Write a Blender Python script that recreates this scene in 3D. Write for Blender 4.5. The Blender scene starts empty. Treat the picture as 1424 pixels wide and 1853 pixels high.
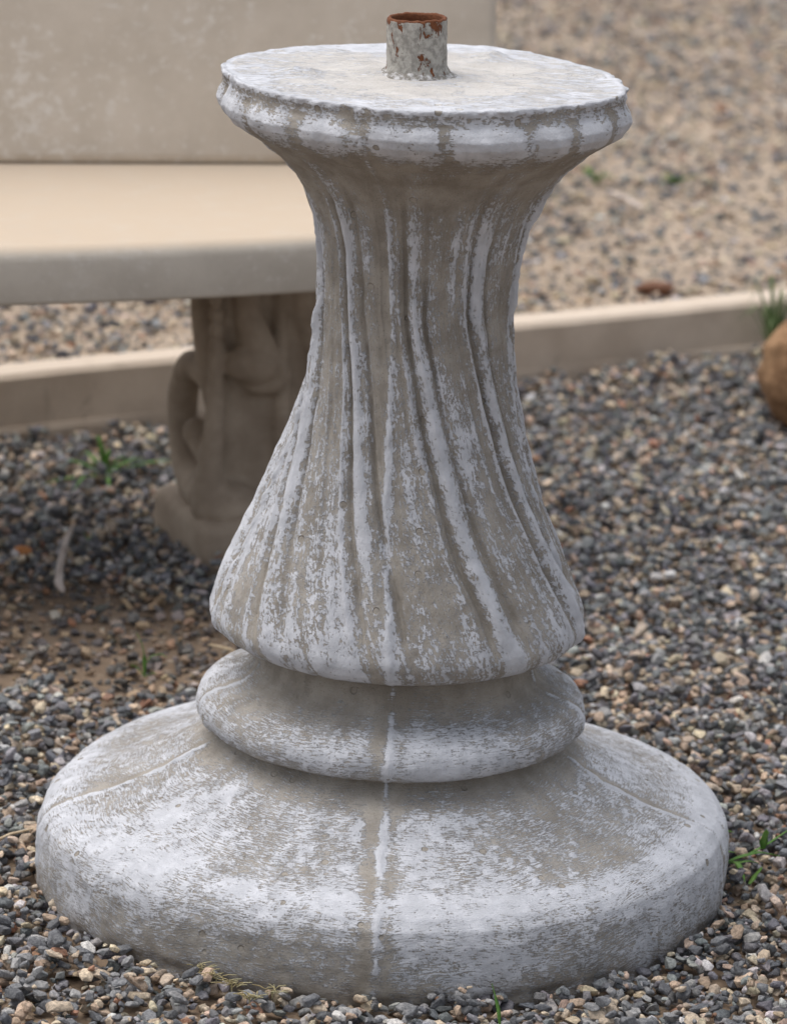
import bpy, bmesh, math, random
import numpy as np
from mathutils import Vector, Matrix

random.seed(7)
RNG = np.random.default_rng(11)
S = bpy.context.scene
COL = S.collection

# ------------------------------------------------------------------ camera
H, ZC, PITCH, ROLL, YAW, FPX = 3.23409778, 1.25377514, 0.28066113, math.radians(2.50981649), math.radians(-.12218), 7086.16
cp, sp, cy, sy = math.cos(PITCH), math.sin(PITCH), math.cos(YAW), math.sin(YAW)
Fv = Vector((sy*cp, cy*cp, -sp)); Rv = Vector((cy, -sy, 0)); Uv = Rv.cross(Fv)
cr, sr = math.cos(ROLL), math.sin(ROLL)
R2 = Rv*cr + Uv*sr; U2 = Uv*cr - Rv*sr
cam_d = bpy.data.cameras.new('camera'); cam = bpy.data.objects.new('camera', cam_d); COL.objects.link(cam)
M = Matrix((R2, U2, -Fv)).transposed().to_4x4(); M.translation = Vector((0, -H, ZC)); cam.matrix_world = M
cam_d.sensor_fit = 'VERTICAL'; cam_d.sensor_height = 36; cam_d.sensor_width = 36
cam_d.lens = 36*FPX/1853; cam_d.clip_start = .05; cam_d.clip_end = 500
cam_d.dof.use_dof = True; cam_d.dof.focus_distance = 3.20; cam_d.dof.aperture_fstop = 8.6
S.camera = cam

# ------------------------------------------------------------------ sky and sun (overcast)
SUN_EL, SUN_AZ = math.radians(70), math.radians(-75)      # azimuth clockwise from +Y (north)
W = bpy.data.worlds.new('World'); S.world = W; W.use_nodes = True
wn, wl = W.node_tree.nodes, W.node_tree.links
wn.clear()
sky = wn.new('ShaderNodeTexSky'); sky.sky_type = 'NISHITA'; sky.sun_disc = False
sky.sun_elevation = SUN_EL; sky.sun_rotation = SUN_AZ; sky.dust_density = 4.0; sky.air_density = 1.0
hs = wn.new('ShaderNodeHueSaturation'); hs.inputs['Saturation'].default_value = .38
bg = wn.new('ShaderNodeBackground'); bg.inputs['Strength'].default_value = .15
wo = wn.new('ShaderNodeOutputWorld')
wl.new(sky.outputs[0], hs.inputs['Color']); wl.new(hs.outputs[0], bg.inputs[0]); wl.new(bg.outputs[0], wo.inputs[0])
sun_d = bpy.data.lights.new('sun', 'SUN'); sun_d.energy = 1.1; sun_d.angle = math.radians(60); sun_d.color = (1, .965, .92)
sun = bpy.data.objects.new('sun', sun_d); COL.objects.link(sun)
sd = Vector((math.sin(SUN_AZ)*math.cos(SUN_EL), math.cos(SUN_AZ)*math.cos(SUN_EL), math.sin(SUN_EL)))
sun.rotation_euler = sd.to_track_quat('Z', 'Y').to_euler()
S.view_settings.view_transform = 'Standard'; S.view_settings.look = 'None'
S.view_settings.exposure = 0.42; S.view_settings.gamma = 1
S.render.resolution_x, S.render.resolution_y = 786, 1024

# ------------------------------------------------------------------ helpers
def px(u, v, z=0.0):
    """point on the plane at height z where the line of sight of photo pixel (u, v) meets it"""
    d = Fv + R2*((u-712)/FPX) - U2*((v-926.5)/FPX)
    o = Vector((0, -H, ZC)); return o + d*((z-ZC)/d.z)

def tag(o, label=None, cat=None, group=None, kind=None):
    if label: o['label'] = label
    if cat: o['category'] = cat
    if group: o['group'] = group
    if kind: o['kind'] = kind
    return o

def empty(name, loc=(0, 0, 0), rz=0):
    o = bpy.data.objects.new(name, None); COL.objects.link(o); o.location = loc; o.rotation_euler = (0, 0, rz)
    o.empty_display_size = .05
    return o

def mesh_np(name, V, T, smooth=False):
    """mesh from numpy vertices and (n,k) faces"""
    V = np.asarray(V, np.float32); T = np.asarray(T, np.int32); n, k = T.shape
    me = bpy.data.meshes.new(name)
    me.vertices.add(len(V)); me.vertices.foreach_set('co', V.ravel())
    me.loops.add(n*k); me.loops.foreach_set('vertex_index', T.ravel())
    me.polygons.add(n); me.polygons.foreach_set('loop_start', np.arange(0, n*k, k, dtype=np.int32))
    me.polygons.foreach_set('use_smooth', np.full(n, smooth, bool))
    me.update(calc_edges=True)
    return me

def link(name, me, mat=None, parent=None):
    o = bpy.data.objects.new(name, me); COL.objects.link(o)
    if mat and not me.materials: me.materials.append(mat)
    if parent: o.parent = parent
    return o

def from_bm(name, bm, mat=None, parent=None, smooth=True):
    me = bpy.data.meshes.new(name); bm.to_mesh(me); bm.free()
    me.polygons.foreach_set('use_smooth', [smooth]*len(me.polygons))
    return link(name, me, mat, parent)

# numpy value noise (periodic lattice table)
_T = np.random.default_rng(5).random((64, 64, 64)).astype(np.float32)
def vnoise(x, y, z=0.0):
    x, y, z = np.broadcast_arrays(np.asarray(x, float), np.asarray(y, float), np.asarray(z, float))
    xi, yi, zi = np.floor(x).astype(int), np.floor(y).astype(int), np.floor(z).astype(int)
    fx, fy, fz = x-xi, y-yi, z-zi
    fx, fy, fz = [f*f*(3-2*f) for f in (fx, fy, fz)]
    r = 0
    for a in (0, 1):
        for b in (0, 1):
            for c in (0, 1):
                r = r + _T[(xi+a) % 64, (yi+b) % 64, (zi+c) % 64]*(fx if a else 1-fx)*(fy if b else 1-fy)*(fz if c else 1-fz)
    return r
def fbm(x, y, z=0.0, o=4):
    r, a, s = 0, .5, 0
    for i in range(o):
        r = r + a*vnoise(x*2**i+i*7.3, y*2**i+i*3.1, z*2**i+i*1.7); s += a; a *= .5
    return r/s
def sstep(a, b, x):
    t = np.clip((x-a)/(b-a), 0, 1); return t*t*(3-2*t)
def gau(x, w): return np.exp(-(x/w)**2)

# node material helper
class NM:
    def __init__(s, name):
        s.m = bpy.data.materials.new(name); s.m.use_nodes = True
        s.n, s.l = s.m.node_tree.nodes, s.m.node_tree.links
        s.b = s.n['Principled BSDF']; s.b.inputs['Specular IOR Level'].default_value = .25
    def N(s, t, **kw):
        nd = s.n.new(t)
        for k, v in kw.items():
            if hasattr(nd, k): setattr(nd, k, v)
        return nd
    def put(s, sock, v):
        if hasattr(v, 'is_output'): s.l.new(v, sock)
        elif isinstance(v, (tuple, list)) and len(v) == 3 and sock.type == 'RGBA': sock.default_value = (*v, 1)
        else: sock.default_value = v
    def math(s, op, a, b=None, c=None, clamp=False):
        nd = s.N('ShaderNodeMath', operation=op); nd.use_clamp = clamp
        for i, v in enumerate((a, b, c)):
            if v is not None: s.put(nd.inputs[i], v)
        return nd.outputs[0]
    def mix(s, f, a, b, mode='MIX'):
        nd = s.N('ShaderNodeMix'); nd.data_type = 'RGBA'; nd.blend_type = mode; nd.clamp_factor = True
        s.put(nd.inputs[0], f); s.put(nd.inputs[6], a); s.put(nd.inputs[7], b); return nd.outputs[2]
    def mapv(s, vec, scale=(1, 1, 1), rot=(0, 0, 0), loc=(0, 0, 0)):
        nd = s.N('ShaderNodeMapping'); s.put(nd.inputs['Vector'], vec)
        nd.inputs['Scale'].default_value = scale; nd.inputs['Rotation'].default_value = rot; nd.inputs['Location'].default_value = loc
        return nd.outputs[0]
    def noise(s, vec, scale, detail=3, rough=.55, dist=0.0):
        nd = s.N('ShaderNodeTexNoise'); s.put(nd.inputs['Vector'], vec)
        nd.inputs['Scale'].default_value = scale; nd.inputs['Detail'].default_value = detail
        nd.inputs['Roughness'].default_value = rough; nd.inputs['Distortion'].default_value = dist
        return nd.outputs[0]
    def vor(s, vec, scale, feature='F1', out=0, rand=1.0):
        nd = s.N('ShaderNodeTexVoronoi', feature=feature); s.put(nd.inputs['Vector'], vec)
        nd.inputs['Scale'].default_value = scale; nd.inputs['Randomness'].default_value = rand
        return nd.outputs[out]
    def ramp(s, f, a, b, lo=0.0, hi=1.0):
        nd = s.N('ShaderNodeMapRange'); nd.interpolation_type = 'SMOOTHSTEP'; s.put(nd.inputs[0], f)
        nd.inputs[1].default_value = a; nd.inputs[2].default_value = b; nd.inputs[3].default_value = lo; nd.inputs[4].default_value = hi
        return nd.outputs[0]
    def obj(s): return s.N('ShaderNodeTexCoord').outputs['Object']
    def geo(s): return s.N('ShaderNodeNewGeometry').outputs['Position']
    def attr(s, name, out):
        nd = s.N('ShaderNodeAttribute'); nd.attribute_name = name; return nd.outputs[out]
    def bump(s, h, dist=.001, strength=1.0):
        nd = s.N('ShaderNodeBump'); s.put(nd.inputs['Height'], h); nd.inputs['Distance'].default_value = dist
        nd.inputs['Strength'].default_value = strength; s.l.new(nd.outputs[0], s.b.inputs['Normal']); return nd
    def done(s, col, rough=.85):
        s.put(s.b.inputs['Base Color'], col); s.put(s.b.inputs['Roughness'], rough); return s.m

# ------------------------------------------------------------------ materials
def mat_whitewash(name, bare1, bare2):
    m = NM(name)
    P = m.obj(); br = m.attr('brush', 'Vector'); pn = m.attr('paint', 'Fac')
    stroke = m.noise(br, 1.0, 5, .66, .3)
    strk2 = m.noise(m.mapv(br, (.55, 2.3, 1), (0, 0, .12), (3, 7, 0)), 1.0, 3, .6, .25)
    cross = m.noise(m.mapv(br, (.8, 1.3, 1), (0, 0, -.6), (13, 5, 0)), 1.0, 4, .62, .3)
    fine = m.noise(P, 620, 3, .65)
    blot = m.noise(P, 95, 5, .68, .3)
    broad = m.noise(P, 17, 3, .55)
    v = m.math('MULTIPLY_ADD', m.math('SUBTRACT', pn, .5), .80, .5)
    vary = m.ramp(m.noise(P, 26, 3, .6), .36, .64, .55, 1.25)          # smooth film here, broken flecks there
    n = m.math('MULTIPLY', m.math('SUBTRACT', stroke, .5), .95)
    for nz, k in ((strk2, .80), (cross, .60), (fine, .55)):
        n = m.math('MULTIPLY_ADD', m.math('SUBTRACT', nz, .5), k, n)
    v = m.math('MULTIPLY_ADD', n, vary, v)
    for nz, k in ((blot, .65), (broad, .38)):
        v = m.math('MULTIPLY_ADD', m.math('SUBTRACT', nz, .5), k, v)
    # round chips and air holes knocked through the wash
    pit = m.vor(m.mapv(P, (1, 1, 1)), 62, 'F1', 0)
    pitr = m.vor(m.mapv(P, (1, 1, 1)), 62, 'F1', 1)
    sel = m.N('ShaderNodeSeparateColor'); m.l.new(pitr, sel.inputs[0])
    chip = m.math('MULTIPLY', m.ramp(pit, .16, .22, 1, 0), m.math('GREATER_THAN', sel.outputs[0], .88))
    v = m.math('SUBTRACT', v, m.math('MULTIPLY', chip, .5))
    soft = m.ramp(m.noise(m.mapv(P, (1, 1, 1), (0, 0, 0), (4, 2, 9)), 40, 3, .6), .46, .66, 0, .75)
    crisp = m.ramp(v, .478, .528); haze = m.ramp(v, .41, .60)
    mask = m.math('ADD', m.math('MULTIPLY', crisp, m.math('SUBTRACT', 1.0, soft)), m.math('MULTIPLY', haze, soft))
    wash = m.ramp(v, .20, .60, 0, .26)
    cover = m.math('MAXIMUM', mask, wash)
    cover = m.math('MULTIPLY', cover, .97)
    bare = m.mix(m.ramp(m.noise(P, 38, 4, .6), .35, .68), bare1, bare2)
    bare = m.mix(m.math('MULTIPLY', m.ramp(fine, .55, .75), .5), bare, (.19, .168, .14))
    grit = m.vor(P, 330, 'F1', 0)
    bare = m.mix(m.ramp(grit, .10, .22, .55, 0), bare, (.12, .105, .085))
    white = m.mix(m.ramp(m.noise(P, 55, 3, .6), .35, .7), (.475, .485, .515), (.59, .60, .635))
    col = m.mix(cover, bare, white)
    zc = m.N('ShaderNodeSeparateXYZ'); m.l.new(P, zc.inputs[0])
    splash = m.math('MULTIPLY', m.ramp(zc.outputs[2], .0, .022, 1, 0), m.ramp(m.noise(P, 48, 5, .7), .38, .62, .1, .6))
    col = m.mix(splash, col, (.185, .155, .12))          # soil splashed up from the gravel
    h = m.math('MULTIPLY_ADD', mask, .55, m.math('MULTIPLY', fine, .4))
    h = m.math('MULTIPLY_ADD', stroke, .45, h)
    h = m.math('SUBTRACT', h, m.math('MULTIPLY', chip, .8))
    m.bump(h, .0017, .85)
    return m.done(col, .82)

def mat_rusty_pipe():
    m = NM('rusty_painted_steel')
    P = m.obj()
    st = m.noise(m.mapv(P, (1, 1, .5)), 105, 5, .68, .5)
    top = m.N('ShaderNodeSeparateXYZ'); m.l.new(P, top.inputs[0])
    v = m.math('ADD', st, m.ramp(top.outputs[2], .030, .0475, -.03, .07))
    v = m.math('ADD', v, m.math('MULTIPLY', m.attr('rust', 'Fac'), .5))
    rm = m.ramp(v, .565, .605)
    g = m.mix(m.ramp(m.noise(P, 190, 4, .65), .35, .65), (.25, .235, .21), (.42, .40, .36))
    rust = m.mix(m.noise(P, 320, 3, .6), (.06, .022, .012), (.24, .085, .032))
    col = m.mix(rm, g, rust)
    m.bump(m.math('ADD', m.noise(P, 500, 3, .6), m.math('MULTIPLY', rm, -.7)), .0009, .9)
    return m.done(col, .75)

def mat_mortar():
    m = NM('grey_mortar'); P = m.obj()
    col = m.mix(m.ramp(m.noise(P, 200, 4, .65), .4, .65), (.20, .185, .16), (.56, .55, .55))
    m.bump(m.noise(P, 420, 4, .65), .0012)
    return m.done(col, .85)

def mat_bench(name, c1, c2, scuff, amount, top_tint=False):
    m = NM(name); P = m.obj()
    col = m.mix(m.ramp(m.noise(P, 14, 5, .6), .3, .7), c1, c2)
    sc = m.noise(m.mapv(P, (.8, 1, 1.0)), 88, 7, .72, .15)
    big = m.noise(P, 9, 2, .5)
    sc = m.ramp(m.math('MULTIPLY_ADD', m.math('SUBTRACT', big, .5), .35, sc), .52, .66)
    col = m.mix(m.math('MULTIPLY', sc, amount), col, scuff)
    dk = m.ramp(m.noise(P, 70, 5, .7), .66, .76)
    col = m.mix(m.math('MULTIPLY', dk, .35), col, (.10, .085, .07))
    if top_tint:                                        # warmer colour where the surface faces up
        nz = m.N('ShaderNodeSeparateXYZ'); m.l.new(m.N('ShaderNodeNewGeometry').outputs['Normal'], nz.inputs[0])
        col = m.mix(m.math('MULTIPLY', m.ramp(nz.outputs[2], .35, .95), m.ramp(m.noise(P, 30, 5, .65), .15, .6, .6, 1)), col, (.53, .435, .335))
    m.bump(m.noise(P, 260, 4, .6), .0008, .6)
    return m.done(col, .85)

def mat_kerb():
    m = NM('weathered_kerb_concrete'); P = m.obj()
    col = m.mix(m.ramp(m.noise(P, 12, 5, .62), .3, .7), (.48, .39, .305), (.60, .50, .40))
    st = m.ramp(m.noise(m.mapv(P, (1, 1, .5)), 28, 5, .65, .8), .6, .72)
    col = m.mix(m.math('MULTIPLY', st, .35), col, (.15, .11, .08))
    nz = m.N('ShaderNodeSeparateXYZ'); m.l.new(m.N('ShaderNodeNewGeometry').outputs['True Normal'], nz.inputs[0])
    top_tint = m.math('MULTIPLY', m.ramp(nz.outputs[2], .5, .9), m.ramp(m.noise(P, 45, 5, .6), .2, .55))
    col = m.mix(top_tint, col, (.57, .48, .39))        # pale tint mixed in on upward faces
    m.bump(m.noise(P, 180, 5, .65), .0015, .7)
    return m.done(col, .9)

def mat_ground():
    """sand with small stones; the gravel proper is geometry lying on it"""
    m = NM('sand_with_fine_stones'); P = m.geo()
    sand = m.mix(m.ramp(m.noise(P, 6, 5, .6), .3, .7), (.35, .275, .205), (.46, .37, .285))
    loam = m.mix(m.ramp(m.noise(P, 18, 5, .65), .3, .7), (.15, .105, .07), (.27, .20, .14))
    sand = m.mix(m.attr('loam', 'Fac'), sand, loam)
    sand = m.mix(m.math('MULTIPLY', m.noise(P, 300, 3, .6), .4), sand, (.20, .145, .10))
    d = m.vor(P, 75, 'F1', 0); cc = m.vor(P, 75, 'F1', 1)
    sc = m.N('ShaderNodeSeparateColor'); m.l.new(cc, sc.inputs[0])
    stone = m.mix(m.ramp(sc.outputs[0], .45, .5), (.085, .085, .09), (.33, .27, .21))
    on = m.math('MULTIPLY', m.ramp(d, .32, .42, 1, 0), m.ramp(m.noise(P, 20, 3, .6), .38, .55))
    col = m.mix(on, sand, stone)
    h = m.math('ADD', m.math('MULTIPLY', m.noise(P, 220, 4, .65), .35), m.math('MULTIPLY', m.ramp(d, 0, .45, 1, 0), on))
    m.bump(h, .004, .8)
    return m.done(col, .95)

def mat_stone():
    m = NM('crushed_stone'); P = m.geo()
    c = m.attr('tint', 'Color')
    v = m.noise(P, 420, 4, .7)
    lo = m.mix(1.0, c, (.62, .62, .63), 'MULTIPLY'); hi = m.mix(1.0, c, (1.3, 1.28, 1.25), 'MULTIPLY')
    col = m.mix(m.ramp(v, .32, .68), lo, hi)
    sp = m.ramp(m.noise(P, 900, 2, .5), .62, .72)
    col = m.mix(m.math('MULTIPLY', sp, .35), col, (.5, .49, .47))
    bp = m.bump(m.noise(P, 600, 4, .65), .0007, .9)
    bv = m.N('ShaderNodeBevel'); bv.samples = 4; bv.inputs['Radius'].default_value = .0016; m.l.new(bv.outputs[0], bp.inputs['Normal'])
    return m.done(col, .8)

def mat_simple(name, c1, c2, scale=60, rough=.8, stretch=(1, 1, 1), bump=.0006):
    m = NM(name); P = m.obj()
    col = m.mix(m.ramp(m.noise(m.mapv(P, stretch), scale, 5, .62), .3, .7), c1, c2)
    m.bump(m.noise(m.mapv(P, stretch), scale*3, 4, .6), bump, .8)
    return m.done(col, rough)

def mat_leaf(name, c1, c2):
    m = NM(name); P = m.obj()
    col = m.mix(m.ramp(m.noise(P, 70, 3, .5), .3, .7), c1, c2)
    m.done(col, .55)
    m.b.inputs['Subsurface Weight'].default_value = 0
    tr = m.N('ShaderNodeBsdfTranslucent'); m.put(tr.inputs['Color'], col)
    mx = m.N('ShaderNodeMixShader'); mx.inputs[0].default_value = .3
    m.l.new(m.b.outputs[0], mx.inputs[1]); m.l.new(tr.outputs[0], mx.inputs[2])
    m.l.new(mx.outputs[0], m.n['Material Output'].inputs[0])
    return m.m

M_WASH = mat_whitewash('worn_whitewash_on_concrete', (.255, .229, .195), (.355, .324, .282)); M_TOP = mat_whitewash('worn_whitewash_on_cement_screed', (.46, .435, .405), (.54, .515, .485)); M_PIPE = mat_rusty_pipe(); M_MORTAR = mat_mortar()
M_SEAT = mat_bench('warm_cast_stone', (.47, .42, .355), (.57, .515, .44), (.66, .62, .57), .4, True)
M_BACK = mat_bench('scuffed_cast_stone', (.53, .465, .385), (.61, .54, .455), (.76, .73, .68), .55)
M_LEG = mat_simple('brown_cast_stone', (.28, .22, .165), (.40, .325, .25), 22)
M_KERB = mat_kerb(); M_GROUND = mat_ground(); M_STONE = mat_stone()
M_GRASS = mat_leaf('green_blade', (.10, .24, .04), (.20, .36, .09))
M_DRYWEED = mat_leaf('dry_straw_weed', (.48, .38, .19), (.58, .56, .36))
M_STRAW = mat_simple('dry_straw', (.42, .32, .2), (.58, .47, .33), 90)
M_BARK = mat_simple('grey_dry_stick', (.33, .27, .23), (.55, .48, .43), 60, .9, (1, .25, 1))
M_ROCK = mat_simple('brown_sandstone', (.16, .085, .042), (.33, .20, .11), 26, .95, (1, 1, 1), .006)
M_DARKLEAF = mat_simple('dead_brown_leaf', (.10, .045, .025), (.2, .10, .06), 50)

# ------------------------------------------------------------------ kerb line and ground
K0 = Vector((-.487, 1.367)); KA = math.radians(31.4)
KU = Vector((math.cos(KA), math.sin(KA))); KV = Vector((-math.sin(KA), math.cos(KA)))
KW, KH, ZB = .06, .078, .058          # kerb width, height, level of the ground behind it
def kerb_v(x, y): return (x-K0.x)*KV.x + (y-K0.y)*KV.y
def kerb_u(x, y): return (x-K0.x)*KU.x + (y-K0.y)*KU.y
def ground_h(x, y):
    v = kerb_v(x, y)
    front = -.015 + .006*(fbm(x*5, y*5)-.5) + .016*sstep(-.5, 0, v)*sstep(.45, 1.1, kerb_u(x, y))
    back = ZB - .006 + .010*(fbm(x*4+9, y*4)-.5)
    return np.where(v > KW*.5, back, front)

def axis(lo, hi, step, far):
    a = [*np.arange(lo, hi+1e-6, step)]
    g, s = [], step
    while (g[-1] if g else 0) < far: s *= 1.5; g.append((g[-1] if g else 0)+s)
    return np.array([lo-x for x in reversed(g)] + a + [hi+x for x in g])
gu = axis(-2.0, 3.2, .04, 120)
gv_f = axis(-2.6, -.04, .04, 120); gv_f = gv_f[gv_f <= -.03]
gv_b = axis(.10, 5.0, .05, 120); gv_b = gv_b[gv_b >= .09]
gv = np.concatenate([gv_f, [KW*.5-.012, KW*.5+.012], gv_b])
UU, VV = np.meshgrid(gu, gv)
GX = K0.x + UU*KU.x + VV*KV.x; GY = K0.y + UU*KU.y + VV*KV.y
GZ = ground_h(GX, GY)
nu, nv = len(gu), len(gv)
ii = (np.arange(nv-1)[:, None]*nu + np.arange(nu-1)[None, :]).ravel()
gme = mesh_np('ground', np.stack([GX, GY, GZ], -1).reshape(-1, 3), np.stack([ii, ii+1, ii+nu+1, ii+nu], -1), True)
gme.attributes.new('loam', 'FLOAT', 'POINT').data.foreach_set('value', (VV < KW*.5).astype(np.float32).ravel())
ground = tag(link('ground', gme, M_GROUND), kind='structure')

# kerb: one cast strip, slightly chipped, with a rough footing ledge
def make_kerb():
    root = empty('garden_kerb', (K0.x, K0.y, 0), KA)
    tag(root, 'low straight cast concrete kerb edging between the two gravel areas', 'kerb')
    us = np.arange(-3.0, 5.0, .02)
    prof = [(0, -.06), (0, KH-.006), (.006, KH), (KW-.008, KH), (KW, KH-.008), (KW, -.06)]
    V = []
    for v, z in prof:
        n = (fbm(us*9, v*30, z*40)-.5)*.006
        V.append(np.stack([us, v+n*(0 if z < 0 else 1), z+(fbm(us*6+3, v*20+z*10)-.5)*.004*(z > 0)], -1))
    V = np.concatenate(V); n = len(us); F = []
    for k in range(len(prof)-1):
        i = np.arange(n-1); F.append(np.stack([k*n+i, k*n+i+1, (k+1)*n+i+1, (k+1)*n+i], -1))
    me = mesh_np('strip', V, np.concatenate(F)[:, ::-1], False)
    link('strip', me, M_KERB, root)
    # footing: rough lower lip that swells out under the strip
    us = np.arange(-.2, 2.0, .012)
    o = .014*np.clip(fbm(us*4+2, 1.5)*2-.7, .05, 1); top = .012+.028*(fbm(us*3, 4.2)-.2)*sstep(.4, .7, us)
    V = np.concatenate([np.stack([us, -o*1.2, us*0-.05], -1), np.stack([us, -o, top-.006], -1), np.stack([us, -o*.6, top], -1), np.stack([us, us*0+.003, top+.001], -1)])
    n = len(us); F = [np.stack([k*n+np.arange(n-1), k*n+np.arange(n-1)+1, (k+1)*n+np.arange(n-1)+1, (k+1)*n+np.arange(n-1)], -1) for k in range(3)]
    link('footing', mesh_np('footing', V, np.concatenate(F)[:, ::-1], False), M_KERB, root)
    return root
make_kerb()

# ------------------------------------------------------------------ pedestal
PROFILE = {
 'base': [(.300,-.03),(.302,0),(.302,.022),(.3012,.042),(.2975,.0545),(.289,.0635),(.2755,.0695),(.256,.0742),(.235,.080),(.2,.0945),(.172,.1095),(.158,.1185),(.150,.1245),(.1465,.1285)],
 'ring_moulding': [(.1465,.1285),(.150,.1305),(.158,.1325),(.1645,.1365),(.1685,.1425),(.1695,.149),(.168,.156),(.163,.1625),(.155,.167),(.145,.170),(.134,.1735),(.1255,.179),(.120,.187),(.1165,.203)],
 'fluted_shaft': [(.1165,.203),(.119,.205),(.129,.208),(.141,.212),(.150,.216),(.1575,.222),(.161,.230),(.161,.236),(.157,.2496),(.147,.273),(.135,.2975),(.1245,.321),(.111,.3555),(.098,.3936),(.087,.437),(.0816,.475),(.0798,.504),(.0806,.533),(.0848,.562),(.090,.582),(.099,.606),(.116,.628),(.136,.644)],
 'capital': [(.136,.644),(.152,.654),(.164,.662),(.170,.669),(.172,.676),(.170,.682),(.1668,.6865),(.1662,.692),(.1675,.6965),(.168,.6995),(.1668,.7008)],
 'top_face': [(.1668,.7008),(.155,.7005),(.12,.7008),(.08,.7012),(.04,.702),(.012,.702)],
}
ROWS = {'base': 190, 'ring_moulding': 70, 'fluted_shaft': 300, 'capital': 70, 'top_face': 60}
NPH = 660
SWZ = [.0, .216, .25, .285, .40, .45, .513, .56, .62, .70]; SWA = [45, 43, 38, 34, 19, 12, 2, 0, -2, -3]
TOPA = [-167,-149,-133,-114,-105,-97,-90,-68,-48,-30,-18,-3,18,32,44,64,68,81,105,119,133,150,160,177,193]
TOPR = [.159,.163,.161,.161,.165,.168,.166,.163,.163,.168,.175,.169,.167,.163,.165,.173,.172,.169,.158,.156,.159,.163,.167,.166,.159]
GROOVE = np.array([-172,-148,-125,-104,-82,-60,-38,-17,7,32,48,68,90,112,136,160])
SEAMS = [(0, 1.0), (78, 1.35), (-76, 1.35), (180, .8)]

def resample(pts, n, kern=.006):
    pts = np.array(pts); d = np.r_[0, np.cumsum(np.hypot(*np.diff(pts, axis=0).T))]
    # monotone-ish smooth interpolation: linear on a fine subdivision then smoothed
    f = np.linspace(0, d[-1], n*6); q = np.stack([np.interp(f, d, pts[:, 0]), np.interp(f, d, pts[:, 1])], -1)
    k = max(3, int(kern/(d[-1]/len(f)))) | 1; w = np.hanning(k+2)[1:-1]; w /= w.sum()
    pad = k//2
    e = np.concatenate([2*q[:1]-q[pad:0:-1], q, 2*q[-1:]-q[-2:-pad-2:-1]])
    q = np.stack([np.convolve(e[:, i], w, 'valid') for i in (0, 1)], -1)
    idx = np.linspace(0, len(q)-1, n).round().astype(int)
    return q[idx], f[idx]

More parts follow.
